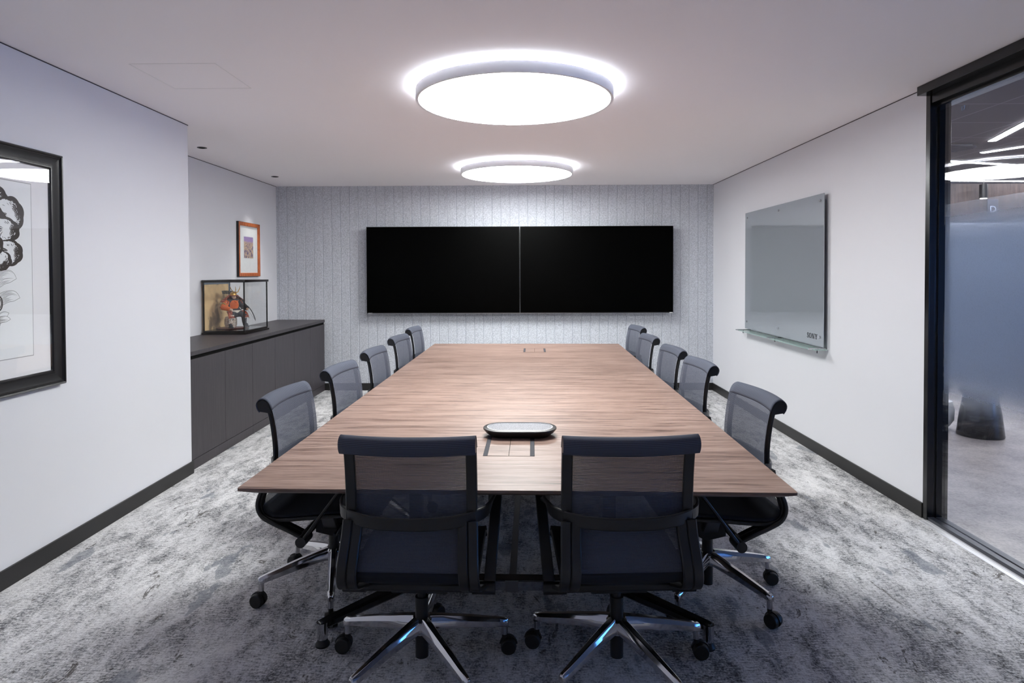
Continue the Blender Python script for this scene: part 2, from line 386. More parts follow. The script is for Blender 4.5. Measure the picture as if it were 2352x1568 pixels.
# hanging cylinder lamp
e = empty('pendant_spot', (5.70, 7.85, 2.44))
MB().cyl((0, 0, .0), (0, 0, .17), .045).build('lamp_body', m_blackmetal, e)
MB().cyl((0, 0, .17), (0, 0, HC-2.44), .004, n=8).build('cord', m_blackmetal, e)
MB().cyl((0, 0, -.004), (0, 0, .0), .036).build('lamp_lens', mat('lamp_lens', (255, 255, 255), emit=(255, 255, 255), estr=8), e)
tag(e, 'small dark cylinder pendant lamp in front of the timber bulkhead beyond the glass', 'lamp')
e = empty('ceiling_vent', (4.95, 7.9, HC))
e.location = (4.33, 6.5, HC)
MB().lathe([(.0, -.012), (.26, -.012), (.28, 0)], 40).build('vent_ring', mat('vent_dark', (44, 42, 50), .6), e)
mb = MB()
for i in range(-5, 6):
    w = math.sqrt(.25**2-(i*.045)**2); mb.box(-w, w, i*.045-.008, i*.045+.008, -.02, -.012)
mb.build('vent_slats', mat('vent_slat', (60, 58, 66), .5), e)
tag(e, 'round dark vent on the corridor ceiling beyond the glass', 'vent')
# black stool in the corridor
e = empty('black_stool', (4.335, 5.98, 0))
MB().lathe([(.0, .0), (.185, .0), (.19, .01), (.165, .22), (.135, .385), (.0, .385)], 48).build('stool_base', mat('gloss_black_shell', (16, 18, 24), .18, spec=.7), e)
MB().lathe([(.0, .385), (.15, .385), (.165, .40), (.165, .43), (.15, .445), (.0, .45)], 48).build('stool_seat', mat('black_seat_pad', (24, 24, 28), .6), e)
tag(e, 'glossy black flared stool standing on the concrete floor beyond the glass', 'stool')
e = empty('white_pouf', (4.10, 6.25, 0))
MB().lathe([(.0, .03), (.11, .04), (.145, .1), (.15, .2), (.13, .28), (.0, .31)], 40).build('pouf_cushion', mat('white_pouf_cloth', (225, 228, 235), .7), e)
MB().lathe([(.0, .0), (.1, .0), (.1, .035), (.0, .035)], 32).build('pouf_base', m_brushed, e)
tag(e, 'small white rounded pouf beside the black stool, mostly hidden by the frame', 'pouf')

# ------------------------------------------------------------------ ceiling disc lights
m_disc = mat('disc_diffuser', (255, 255, 255), .5, emit=(250, 254, 252), estr=DISC_POWER)
m_halo = mat('disc_uplight', (255, 255, 255), .5, emit=(240, 249, 255), estr=HALO_POWER)
m_discbody = mat('disc_rim', (238, 238, 242), .5)
def disc(y, label):
    e = empty('disc_light', (-.03, y, H))
    r = .607
    MB().lathe([(r-.016, -.086), (r, -.086), (r+.001, -.082), (r+.001, -.026), (r-.004, -.024), (.0, -.024), (.0, -.028), (r-.016, -.028)], 128).build('rim', m_discbody, e)
    MB().lathe([(.0, -.0835), (r-.012, -.0835), (r-.012, -.078), (.0, -.078)], 128).build('diffuser', m_disc, e)
    MB().lathe([(r-.045, -.0235), (r-.012, -.0235), (r-.012, -.0215), (r-.045, -.0215)], 128).build('uplight_ring', m_halo, e)
    MB().lathe([(.0, -.03), (.2, -.03), (.2, 0), (.0, 0)], 32).build('ceiling_mount', m_discbody, e)
    tag(e, label, 'light', 'round disc lights over the table')
disc(3.94, 'larger looking white disc light with a glowing halo, nearer one over the table')
disc(6.86, 'smaller looking white disc light on the ceiling close to the grey felt wall')

# ------------------------------------------------------------------ downlights over the cabinet
def downlight(x, y, label, en):
    e = empty('downlight', (x, y, H))
    MB().lathe([(.030, -.004), (.040, -.004), (.042, 0), (.030, 0)], 32).build('trim_ring', m_blackmetal, e)
    MB().lathe([(.0, -.0015), (.030, -.0015), (.030, -.0005), (.0, -.0005)], 32).build('baffle', m_dark, e)
    tag(e, label, 'light', 'black downlights over the cabinet')
    li = bpy.data.lights.new('downlight_beam', 'SPOT'); li.energy = en; li.spot_size = math.radians(75); li.spot_blend = .8; li.shadow_soft_size = .03; li.color = (1, .97, .93)
    lo = bpy.data.objects.new('downlight_beam', li); COL.objects.link(lo); lo.parent = e; lo.location = (0, 0, -.012)
downlight(-2.876, 5.708, 'black downlight nearer the camera, above the glass display case', 9)
downlight(-2.887, 7.44, 'black downlight farther away, above the small brown framed picture', 16)

# ------------------------------------------------------------------ cabinet run in the alcove
FX = -2.577; CT = .935
cabs = ['charcoal cabinet at the near end of the run, half hidden by the white wall corner', 'charcoal cabinet in the middle of the run, directly below the glass display case', 'charcoal cabinet at the far end of the run, against the grey felt wall']
yw = (D-.014-YC-.075)/6; ys = YC+.075
for k in range(3):
    y0 = ys+2*k*yw; y1 = y0+2*yw
    if k == 0: y0 -= .07
    e = empty('cabinet', (FX, y0, 0))
    MB().box(XA+.004-FX, -.02, .001, y1-y0-.001, .0, CT-.075).build('body', m_joinery, e)
    MB().box(-.02, 0.0, .001, y1-y0-.001, .0, .078).build('plinth', m_joinery, e, bevel=.001)
    MB().box(-.03, -.012, .001, y1-y0-.001, CT-.0745, CT-.036).build('finger_channel', m_dark, e)
    off = .07 if k == 0 else 0
    for j in range(2):
        a = j*yw+off+.0015 if not (k == 0 and j == 0) else .002
        b = (j+1)*yw+off-.0015
        MB().box(-.02, 0.0, a, b, .082, CT-.062).build('door', m_joinery, e, bevel=.001)
    tag(e, cabs[k], 'cabinet', 'charcoal base cabinets')
wt = MB().box(XA+.002, FX+.002, YC+.006, D-.003, CT-.034, CT).build('worktop', m_joinery, bevel=.0015)
tag(wt, 'long charcoal worktop over the alcove cabinets, carrying the glass display case', 'worktop')
MB().box(FX-.008, FX+.001, D-.0135, D-.004, CT-.05, CT-.0345).build('end_cap', mat('white_end_cap', (220, 220, 220), .5), wt, label='tiny white end cap')

# ------------------------------------------------------------------ glass display case
m_lacq = mat('black_lacquer', (22, 18, 17), .18, spec=.6)
cx0, cx1, cy0, cy1 = -3.185, -2.765, 6.30, 6.88
e = empty('display_case', (cx0, cy0, CT)); wx, wy = cx1-cx0, cy1-cy0
case = e
MB().box(-.012, wx+.012, -.012, wy+.012, 0, .018).box(0, wx, 0, wy, .018, .036).build('base_board', m_lacq, e, bevel=.002)
mb = MB()
for bb in ((-.008, wx+.01, -.01, .014), (-.008, wx+.01, wy-.014, wy+.01), (-.008, .014, .014, wy-.014), (wx-.014, wx+.01, .014, wy-.014)): mb.box(*bb, .522, .546)
mb.build('top_frame', m_lacq, e, bevel=.002)
MB().box(.014, wx-.014, .014, wy-.014, .535, .539).build('glass_pane', m_glass, e)
for (a, b) in ((0, 0), (wx, 0), (0, wy), (wx, wy)):
    MB().box(a-.011 if a else 0, a if a else .011, b-.011 if b else 0, b if b else .011, .036, .522).build('corner_post', m_lacq, e)
for bb in ((.011, wx-.011, .004, .007), (.011, wx-.011, wy-.007, wy-.004)):
    MB().box(*bb, .036, .522).build('glass_pane', m_glass, e)
MB().box(wx-.007, wx-.004, .011, wy-.011, .036, .522).build('glass_pane', m_glass, e)
m_gold = mat('gold_leaf_backdrop', (200, 165, 110), .6)
v = coords(m_gold, (1, 1, 1)); gb = noise(m_gold, v, 5.5, 3, .5, .3)
L(m_gold, ramp(m_gold, gb, [(.36, (236, 202, 150)), (.52, (222, 188, 138)), (.58, (170, 142, 108)), (.72, (128, 108, 86))]), P(m_gold).inputs['Base Color'])
mb = MB().box(.002, .008, .011, wy-.011, .036, .522)
o = mb.build('backdrop', m_gold, e)
MB().box(.008, .0095, .012, wy-.012, .50, .522).box(.008, .0095, wy-.035, wy-.012, .036, .50).build('backdrop_border', mat('grey_blue_border', (112, 124, 138), .6), e)
tag(case, 'black framed glass display case with a gold backdrop, on the charcoal worktop', 'display case')

# samurai figure inside
fg = empty('warrior_figurine', (-3.015, 6.58, CT+.037), math.radians(-30))   # faces local +X
m_red = mat('armour_red', (150, 48, 34), .45); m_or = mat('orange_silk', (222, 104, 40), .5); m_dkc = mat('dark_brocade', (46, 44, 52), .6)
v = coords(m_red); L(m_red, ramp(m_red, noise(m_red, v, 90, 3), [(.42, (110, 36, 28)), (.56, (168, 66, 44)), (.66, (222, 150, 110))]), P(m_red).inputs['Base Color'])
m_gl = mat('gilt_metal', (205, 165, 90), .28, .9); m_skin = mat('doll_skin', (225, 190, 165), .6); m_wht = mat('doll_cream_cloth', (225, 215, 205), .7)
v = coords(m_wht); L(m_wht, ramp(m_wht, noise(m_wht, v, 120, 2), [(.45, (228, 220, 212)), (.62, (190, 150, 125))]), P(m_wht).inputs['Base Color'])
m_lace = mat('white_lacing', (236, 226, 214), .6)
MB().lathe([(.0, .0), (.15, .0), (.155, .006), (.14, .012), (.0, .012)], 40, sx=.9, sy=1.1).build('doll_plinth', mat('dark_red_wood', (84, 40, 32), .35), fg)
# body: seated torso, thighs and boots as one skinned surface
bm = bmesh.new(); lay = bm.verts.layers.skin.verify()
def sv(p, r, root=False):
    q = bm.verts.new(p); q[lay].radius = (r, r); q[lay].use_root = root; return q
pel = sv((0, 0, .165), .05, True); wa = sv((0, 0, .21), .045); ch = sv((.005, 0, .265), .052); nk = sv((.012, 0, .305), .02); hd = sv((.02, 0, .335), .026)
for a, b in ((pel, wa), (wa, ch), (ch, nk), (nk, hd)): bm.edges.new((a, b))
for s in (-1, 1):
    kn = sv((.085, s*.075, .145), .034); an = sv((.075, s*.085, .05), .022); fo = sv((.12, s*.095, .028), .018)
    sh = sv((.0, s*.065, .28), .026); el = sv((.03, s*.115, .225), .022); ha = sv((.10, s*.10, .205), .014)
    for a, b in ((pel, kn), (kn, an), (an, fo), (ch, sh), (sh, el), (el, ha)): bm.edges.new((a, b))
me = bpy.data.meshes.new('doll_body'); bm.to_mesh(me); bm.free(); me.materials.append(m_dkc)
o = bpy.data.objects.new('doll_body', me); COL.objects.link(o); o.parent = fg; o.modifiers.new('skin', 'SKIN'); o.modifiers.new('sub', 'SUBSURF').levels = 1
# face
MB().lathe([(.0, -.026), (.014, -.022), (.021, -.005), (.021, .01), (.012, .022), (.0, .024)], 20, (.026, 0, .333)).build('doll_face', m_skin, fg)
for s in (-1, 1): MB().lathe([(.0, -.003), (.0028, 0), (.0, .003)], 8, (.046, s*.009, .336)).build('eye', m_dark, fg)
MB().lathe([(.0, .0), (.004, .002), (.0, .012)], 8, (.047, 0, .323)).build('nose', m_skin, fg)
MB().lathe([(.0, -.0015), (.005, 0), (.0, .0015)], 8, (.044, 0, .317)).build('mouth', m_red, fg)
# helmet with neck guard
mb = MB()
mb.lathe([(.034, .0), (.035, .012), (.026, .034), (.0, .044)], 24, (.016, 0, .343))
mb.build('helmet', m_gl, fg)
MB().tube([(.05*math.cos(a_)+.016, .047*math.sin(a_), .345) for a_ in [-1.5+.3*q_ for q_ in range(11)]], .004, 6).build('helmet_brim', m_red, fg)
mb = MB()
for k in range(4):
    def gf(u, v_, k=k):
        a = math.radians(75+210*u); r0 = .038+.019*k+.018*v_
        return (.012+r0*math.cos(a), r0*1.15*math.sin(a), .352-.017*k-.018*v_)
    mb.grid(gf, 16, 1)
o = mb.build('neck_guard', m_red, fg); o.modifiers.new('solid', 'SOLIDIFY').thickness = .003
mb = MB()
for s in (-1, 1):
    mb.tube([(.05, s*.008, .37), (.055, s*.03, .385), (.05, s*.05, .415), (.045, s*.058, .445)], [.004, .0045, .004, .001], 6)
mb.lathe([(.0, -.012), (.012, 0), (.0, .012)], 12, (.052, 0, .376))
mb.tube([(.052, 0, .38), (.056, 0, .41), (.05, 0, .44)], [.003, .004, .001], 6)
mb.build('helmet_horns', m_gl, fg)
# chest armour and sleeves
mb = MB()
mb.lathe([(.052, .0), (.058, .03), (.056, .06), (.038, .085), (.02, .092)], 24, (.002, 0, .208), .9, 1.1)
mb.build('chest_armour', m_or, fg)
MB().tube([(.06, -.02, .29), (.075, -.005, .27), (.066, .02, .292)], .006, 6).tube([(.07, 0, .28), (.085, -.012, .24)], .005, 6).tube([(.07, 0, .28), (.085, .012, .235)], .005, 6).build('orange_cord', m_or, fg)
for s in (-1, 1):
    mb = MB()
    for k in range(4):
        z = .298-k*.019
        mb.box(-.045-.002*k, .045+.002*k, -.004, .004, z-.018, z, Matrix.Translation((0, s*(.075+.011*k), 0)) @ Matrix.Rotation(0, 4, 'X'))
    mb.build('shoulder_guard', m_red, fg, bevel=.001)
    mb = MB()
    for k in range(5):
        for q_ in range(3): mb.lathe([(.0, -.005), (.0055, 0), (.0, .005)], 8, (-.036+.018*k, s*(.079+.011*(3-q_)+.006), .236+.02*q_))
    mb.build('guard_studs', m_lace, fg)
    mb = MB().tube([(.0, s*.07, .28), (.03, s*.118, .225), (.10, s*.10, .205)], [.033, .036, .02], 12); mb.build('sleeve', m_dkc if s > 0 else m_or, fg)
    MB().tube([(.105, s*.098, .203), (.125, s*.09, .20)], [.013, .011], 8).build('hand', m_skin, fg)
    # thigh guard plates
    def tg(u, v_, s=s):
        a = -.9+1.8*u
        return (.045+.055*v_+.02*math.cos(a), s*(.075+.012*v_)+.045*math.sin(a), .19-.075*v_*v_-.012*(a*a))
    o = MB().grid(tg, 10, 5).build('thigh_guard', m_red, fg); o.modifiers.new('solid', 'SOLIDIFY').thickness = .005
    mb = MB()
    for k in range(6): mb.lathe([(.0, -.005), (.006, 0), (.0, .005)], 8, tuple(Vector(tg(k/5, 1.0))+Vector((.004, 0, 0))))
    mb.build('guard_studs', m_lace, fg)
    MB().tube([(.085, s*.075, .15), (.078, s*.085, .06), (.085, s*.088, .03)], [.03, .021, .02], 12).build('shin_guard', m_wht if s < 0 else m_dkc, fg)
    MB().lathe([(.0, .0), (.022, .002), (.021, .014), (.0, .024)], 16, (.105, s*.092, .012), 1.7, .8).build('boot', m_dkc, fg)
MB().lathe([(.0, .004), (.05, .0), (.045, -.03), (.0, -.034)], 20, (.035, -.01, .19), 1.1, 1.5).build('lap_cloth', m_lace, fg)
for q_, (rad, mm) in enumerate(((.03, m_gl), (.024, mat('emblem_green', (60, 110, 80), .5)), (.013, m_red))):
    MB().cyl((.03, -.118-.0015*q_, .245), (.032, -.125-.0015*q_, .244), rad, n=24).build('round_emblem', mm, fg)
# drum seat, arrows, sword, bow
MB().lathe([(.05, .0), (.062, .03), (.062, .08), (.05, .11), (.0, .11)], 24, (-.03, 0, .012)).build('camp_seat', m_wht, fg)
for i in range(9):
    a = -.5+.12*i
    mb = MB(); p0 = Vector((-.055, .01*(i-4), .27)); d = Vector((-.25, .75*a+.25, 1)).normalized()
    mb.tube([p0-d*.05, p0+d*.13], .0016, 5)
    for q in range(3):
        t_ = p0+d*(.09+.0); nrm = d.orthogonal(); nrm.rotate(Matrix.Rotation(q*2*PI/3, 3, d))
        mb.add([t_, t_+d*.04, t_+d*.038+nrm*.008, t_+d*.004+nrm*.008], [(0, 1, 2, 3)])
    mb.build('arrow', mat('arrow_feather', (96, 92, 84), .7) if i == 0 else bpy.data.materials['arrow_feather'], fg)
MB().tube([(.03, .085, .20), (-.06, .11, .17), (-.13, .10, .15)], [.005, .006, .004], 8).build('sword', m_lacq, fg)
bpts = [(.12+.05*math.sin(PI*t_/12)-.03, -.08+.0*t_, .11+.30*t_/12) for t_ in range(13)]
Mb = Matrix.Translation((.10, .09, .2)) @ Matrix.Rotation(math.radians(38), 4, 'X')
bp = [Mb @ Vector((.02+.05*math.sin(PI*t_/14), 0, -.16+.32*t_/14)) for t_ in range(15)]
MB().tube(bp, [.002]+[.0042]*13+[.002], 6).tube([bp[0], bp[-1]], .0008, 4).build('bow', m_lacq, fg)
tag(fg, 'seated samurai figurine in red and orange armour inside the glass case', 'figurine')

# ------------------------------------------------------------------ pictures
def frame_ring(mb, w, h, prof, to):
    """prof = list of (inset, height); rectangle centred at 0 in local (a, b)"""
    rings = []
    for ins, ht in prof:
        a = w/2-ins; b = h/2-ins
        rings.append([to(-a, -b, ht), to(a, -b, ht), to(a, b, ht), to(-a, b, ht)])
    n = len(rings); vs = [p for r in rings for p in r]; fs = []
    for k in range(n):
        for i in range(4):
            j = (i+1) % 4; k2 = (k+1) % n
            fs.append((k*4+i, k*4+j, k2*4+j, k2*4+i))
    mb.add(vs, fs); return mb
# large framed ink drawing on the left wall (local: a along +Y, b along +Z, out +X)
PW, PH = 1.0, 1.252; PCY = 3.46-PW/2; PCZ = 1.571
e = empty('framed_drawing', (XL, PCY, PCZ)); to = lambda a, b, h: (h, a, b)
m_pf = mat('black_moulding', (26, 25, 27), .3, spec=.5)
frame_ring(MB(), PW, PH, [(0, .001), (0, .03), (.006, .036), (.012, .034), (.014, .029), (.02, .031), (.024, .026), (.055, .018), (.068, .017), (.07, .021), (.076, .021), (.08, .016), (.084, .010), (.084, .001)], to).build('frame', m_pf, e, sharp=20)
MB().box(.001, .008, -PW/2+.07, PW/2-.07, -PH/2+.07, PH/2-.07).build('mat_board', mat('white_mat_board', (252, 248, 251), .7), e)
AW, AH = PW-2*.205, .885
MB().box(.008, .0083, -AW/2-.004, AW/2+.004, -AH/2-.004, AH/2+.004).build('mat_bevel', mat('mat_bevel_grey', (176, 172, 176), .7), e)
MB().box(.0083, .0088, -AW/2, AW/2, -AH/2, AH/2).build('art_paper', mat('art_paper', (253, 252, 254), .8), e)
m_ink = mat('brown_black_ink', (72, 64, 62), .7)
ink = MB(); LV = [0]
def lvl():
    LV[0] += 1; return .0091+LV[0]*3.5e-6
def fill(pts):
    x = lvl(); ink.cur = 1
    c = (sum(p[0] for p in pts)/len(pts), sum(p[1] for p in pts)/len(pts)); n = len(pts)
    ink.add([(x, *c)]+[(x, *p) for p in pts], [(0, k+1, (k+1) % n+1) for k in range(n)]); ink.cur = 0
def stroke(pts, w, taper=True):
    n = len(pts); A = []; B = []; x = lvl()
    for i in range(n):
        a = Vector(pts[min(i+1, n-1)])-Vector(pts[max(i-1, 0)]); nn = Vector((-a.y, a.x)).normalized() if a.length else Vector((0, 1))
        ww = w*(math.sin(PI*(i+.35)/(n-.3)) if taper else 1)
        A.append(Vector(pts[i])+nn*ww); B.append(Vector(pts[i])-nn*ww)
    ink.add([(x, *q) for q in A]+[(x, *q) for q in B], [(i, i+1, n+i+1, n+i) for i in range(n-1)])
rr = random.Random(5)
def petal(cy, cz, ry, rz, dirn, lobes=7, band=.24, n=150):
    """scalloped petal: solid dark rim on the outer side, combed inwards, with eye shaped markings"""
    out = []
    for i in range(n):
        a = 2*PI*i/n; k = 1+.075*abs(math.sin(lobes*a/2+dirn)); out.append((a, k))
    P2 = lambda a, k: (cy+ry*k*math.cos(a), cz+rz*k*math.sin(a))
    fill([P2(a, k) for a, k in out])
    x = lvl(); vs = []
    for i, (a, k) in enumerate(out):
        t = .5+.5*math.cos(a-dirn); d = .045+band*t**1.5*(1+.18*math.sin(5*a))+(.05*t if i % 2 else 0)+(.10*t*rr.random())
        vs += [(x, *P2(a, k)), (x, *P2(a, k*(1-d)))]
    ink.add(vs, [(2*i, 2*((i+1) % n), 2*((i+1) % n)+1, 2*i+1) for i in range(n)])
    for m_ in range(46):
        a = dirn+rr.gauss(0, .9); r0 = rr.uniform(.50, .66); r1 = r0+rr.uniform(.06, .2)
        stroke([P2(a+.05*u, r0+(r1-r0)*u/4) for u in range(5)], .0012)
    for q, (rad, off) in enumerate(((.42, .30), (.27, .26), (.13, .24))):
        for b in (-.55, .1, .7):
            c = P2(dirn+b, off+.12); pts = []
            for u in range(15):
                a = dirn-1.5+3.0*u/14; pts.append((c[0]+ry*rad*.55*math.cos(a), c[1]+rz*rad*.55*math.sin(a)))
            stroke(pts, .0042-.0009*q)
    for m_ in range(8):
        a = dirn+PI+rr.uniform(-.9, .9); stroke([P2(a+.1*u, .2+.14*u) for u in range(5)], .002)
for p_ in ((-.22, .33, .10, .09, 2.6), (-.05, .36, .11, .08, 1.6), (.06, .335, .09, .075, 1.2), (-.24, .17, .10, .09, 3.1), (-.10, .23, .11, .09, 2.2), (-.2, .02, .1, .08, 3.6), (.155, .275, .088, .088, .35), (.03, .24, .10, .08, .9), (.125, .195, .088, .062, -.1), (.15, .085, .082, .064, -.05), (-.02, .12, .10, .085, 3.6), (.085, .045, .075, .05, -.8), (-.1, .05, .09, .07, 4.0), (.05, .12, .06, .055, .2)):
    petal(*p_)
def leaf(by, bz, ang, ln, wd, curl):
    L_ = []; R_ = []; mid = []
    for u in range(21):
        t = u/20; a = ang+curl*t; y_ = by+sum(ln/20*math.cos(ang+curl*q/20) for q in range(u)); z_ = bz+sum(ln/20*math.sin(ang+curl*q/20) for q in range(u))
        w = wd*math.sin(PI*min(1, t*1.02))**.7*(1+.12*math.sin(9*t)); nx, nz = -math.sin(a), math.cos(a)
        mid.append((y_, z_)); L_.append((y_+nx*w, z_+nz*w)); R_.append((y_-nx*w, z_-nz*w))
    fill(L_+R_[::-1])
    stroke(L_, .0008, False); stroke(R_, .0008, False)
    for k in range(1, 11):
        f_ = k/11*2-1; u0 = rr.randint(1, 5); u1 = rr.randint(11, 19); stroke([(mid[u][0]+(L_[u][0]-mid[u][0])*f_, mid[u][1]+(L_[u][1]-mid[u][1])*f_) for u in range(u0, u1)], .0009)
    stroke([mid[0], mid[2], mid[4], mid[6]], .0045)
for l_ in ((-.05, -.42, 1.3, .16, .03, .5), (-.12, -.40, 1.7, .2, .035, .4), (.0, -.36, 1.2, .14, .028, -.7), (.02, -.30, 1.0, .15, .026, -.8), (-.2, -.3, 2.0, .2, .04, .6), (-.08, -.28, 1.5, .16, .03, -.5), (.0, -.22, .95, .17, .03, -.9), (-.02, -.16, 1.25, .17, .03, -1.0),
           (.06, -.17, .75, .16, .032, -1.2), (.04, -.09, 1.0, .17, .038, -1.5), (.03, -.26, .4, .12, .018, -.6), (-.16, -.1, 2.0, .16, .035, .8), (-.03, -.05, 1.6, .1, .02, -.8)): leaf(*l_)
for cy, cz, r_ in ((.075, -.165, .024), (-.12, -.17, .03)):
    fill([(cy+r_*math.cos(a/10*PI), cz+r_*1.5*math.sin(a/10*PI)) for a in range(20)])
    for f_ in (1, .72): stroke([(cy+r_*f_*math.cos(a/12*PI), cz+r_*f_*1.5*math.sin(a/12*PI)) for a in range(25)], .0035*f_, False)
    x = lvl(); ink.add([(x, cy+r_*.42*math.cos(a/10*PI), cz+r_*.7*math.sin(a/10*PI)) for a in range(20)], [tuple(range(20))])
ink.build('ink_drawing', [m_ink, bpy.data.materials['art_paper']], e, smooth=False, fix=False)
MB().box(.014, .016, -PW/2+.08, PW/2-.08, -PH/2+.08, PH/2-.08).build('glazing', m_glass, e)
tag(e, 'large black framed ink drawing of petals and leaves on the left white wall', 'picture')
# small picture in the alcove
e = empty('framed_print', (XA, 7.405, 1.826)); w, h = .585, .63
m_bf = mat('orange_brown_wood', (176, 92, 44), .4); v = coords(m_bf, (1, 1, .3)); L(m_bf, ramp(m_bf, noise(m_bf, v, 40, 4), [(.35, (150, 74, 36)), (.65, (196, 108, 54))]), P(m_bf).inputs['Base Color'])
frame_ring(MB(), w, h, [(.0, .001), (0, .028), (.004, .028), (.004, .001)], to).build('frame_edge', m_pf, e, label='black outer edge of the frame')
frame_ring(MB(), w-.006, h-.006, [(.0, .001), (0, .031), (.036, .027), (.04, .022), (.04, .001)], to).build('frame', m_bf, e, bevel=.0015)
MB().box(.001, .012, -w/2+.038, w/2-.038, -h/2+.038, h/2-.038).build('mat_board', mat('cream_mat_board', (254, 254, 254), .7), e)
MB().box(.012, .0126, -.145, .145, -.118, .168).build('mat_bevel', mat('print_border', (250, 250, 250), .7), e)
m_print = mat('landscape_print', (150, 120, 140), .6)
v = coords(m_print, (1, 1, 1)); sep = N(m_print, 'ShaderNodeSeparateXYZ'); L(m_print, v, sep.inputs[0])
n1 = noise(m_print, v, 22, 5, .8, .6)
terr = ramp(m_print, n1, [(.40, (78, 62, 112)), (.46, (128, 104, 146)), (.50, (200, 168, 150)), (.55, (236, 206, 150)), (.62, (120, 92, 128))])
hgt = math_(m_print, 'ADD', sep.outputs[2], math_(m_print, 'MULTIPLY', n1, -.16))
skyf = ramp(m_print, math_(m_print, 'ADD', hgt, .5), [(.50, 0.0), (.515, 1.0)])
L(m_print, mixc(m_print, skyf, terr, (168, 140, 196)), P(m_print).inputs['Base Color'])
MB().box(.0126, .0132, -.125, .125, -.10, .15).build('landscape_print', m_print, e)
MB().box(.018, .019, -w/2+.045, w/2-.045, -h/2+.045, h/2-.045).build('glazing', m_glass, e)
tag(e, 'small brown framed print with a wide white mat, on the alcove wall above the case', 'picture')

# ------------------------------------------------------------------ televisions
m_screen = mat('black_screen', (1, 1, 1), .35, spec=.04); m_tvb = mat('tv_bezel', (14, 14, 15), .3); m_tvm = mat('tv_metal_edge', (150, 150, 155), .3, .9)
def serif_word(mb, Mx):
    """letters S O N Y in slab serif strokes; height 1, drawn in local XY"""
    def poly(pts): mb.prism(pts, 0, .02, Mx)
    def arc_band(cx, cy, ro, ry, ri, riy, a0, a1, n=24):
        for i in range(n):
            a = a0+(a1-a0)*i/n; b = a0+(a1-a0)*(i+1)/n
            poly([(cx+ro*math.cos(a), cy+ry*math.sin(a)), (cx+ro*math.cos(b), cy+ry*math.sin(b)), (cx+ri*math.cos(b), cy+riy*math.sin(b)), (cx+ri*math.cos(a), cy+riy*math.sin(a))])
    # S
    arc_band(.38, .73, .34, .29, .17, .20, PI*.12, PI*1.5); arc_band(.42, .27, .36, .29, .19, .20, -PI*.88, PI*.5)
    poly([(.30, .60), (.34, .44), (.50, .40), (.46, .56)])
    poly([(.66, .98), (.72, .98), (.72, .68), (.66, .68)]); poly([(.06, .02), (.12, .02), (.12, .34), (.06, .34)])
    # O
    arc_band(1.42, .5, .50, .52, .28, .42, 0, 2*PI, 40)
    # N
    ox = 2.12
    for a, b in (((0, .9), (.36, 1)), ((.78, .9), (1.12, 1)), ((0, 0), (.34, .1))): poly([(ox+a[0], a[1]), (ox+b[0], a[1]), (ox+b[0], b[1]), (ox+a[0], b[1])])
    poly([(ox+.12, .05), (ox+.22, .05), (ox+.22, .95), (ox+.12, .95)]); poly([(ox+.9, 0), (ox+1.0, 0), (ox+1.0, .95), (ox+.9, .95)])
    poly([(ox+.12, .98), (ox+.36, .98), (ox+1.0, .0), (ox+.76, .0)])
    # Y
    ox = 3.36
    for a, b in (((0, .9), (.44, 1)), ((.7, .9), (1.08, 1)), ((.36, 0), (.78, .1))): poly([(ox+a[0], a[1]), (ox+b[0], a[1]), (ox+b[0], b[1]), (ox+a[0], b[1])])
    poly([(ox+.1, .95), (ox+.34, .95), (ox+.66, .46), (ox+.48, .42)]); poly([(ox+.86, .95), (ox+.96, .95), (ox+.66, .42), (ox+.56, .5)])
    poly([(ox+.47, .05), (ox+.67, .05), (ox+.67, .5), (ox+.47, .5)])
TZ0, TZ1 = 1.018, 2.144; TY = 8.171
def tv(x0, x1, label):
    e = empty('television', ((x0+x1)/2, TY, TZ0)); w = (x1-x0)/2-.0015; h = TZ1-TZ0
    MB().box(-w, w, .004, .042, 0, h).build('housing', m_tvb, e, bevel=.002)
    MB().box(-w*.5, w*.5, .042, D-TY+.002, .3, h-.35).build('wall_mount', m_dark, e)
    MB().box(-w+.006, w-.006, .0, .0045, .014, h-.006).build('screen', m_screen, e)
    MB().box(-w, w, .0005, .005, .0, .006).build('bottom_trim', m_tvm, e, label='thin silver strip along the bottom edge')
    tag(e, label, 'television', 'televisions on the felt wall'); return e, w
e, w = tv(-1.991, .0, 'left one of the two black televisions side by side on the felt wall')
mb = MB(); serif_word(mb, Matrix.Translation((-w+.018, .0002, -.001)) @ Matrix.Rotation(PI/2, 4, 'X') @ Matrix.Scale(.0125, 4)); mb.build('maker_badge', mat('badge_white', (235, 235, 238), .4), e)
e, w = tv(.001, 1.982, 'right one of the two black televisions side by side on the felt wall')
MB().box(w-.05, w-.008, -.0012, .0, .002, .012).build('corner_badge', bpy.data.materials['badge_white'], e)

# ------------------------------------------------------------------ glass whiteboard
bx = XR-.04; by0, by1, bz0, bz1 = 5.20, 7.00, .925, 2.19
e = empty('glass_whiteboard', (bx, (by0+by1)/2, bz0)); hw = (by1-by0)/2; bh = bz1-bz0
m_board = mat('grey_back_painted_glass', (146, 152, 160), .04, spec=1.0)
P(m_board).inputs['IOR'].default_value = 1.75
MB().box(-.003, .003, -hw, hw, 0, bh).build('glass_panel', m_board, e)
MB().box(.003, .012, -hw+.03, hw-.03, .02, bh-.02).build('panel_backing', mat('board_backing', (50, 52, 56), .6), e)
for yy in (5.255, 6.10, 6.93):
    for zz in (1.005, 2.135):
        mb = MB().cyl((-.012, yy-(by0+by1)/2, zz-bz0), (-.003, yy-(by0+by1)/2, zz-bz0), .0105).cyl((.003, yy-(by0+by1)/2, zz-bz0), (.0385, yy-(by0+by1)/2, zz-bz0), .009)
        mb.build('standoff_bolt', m_chrome, e)
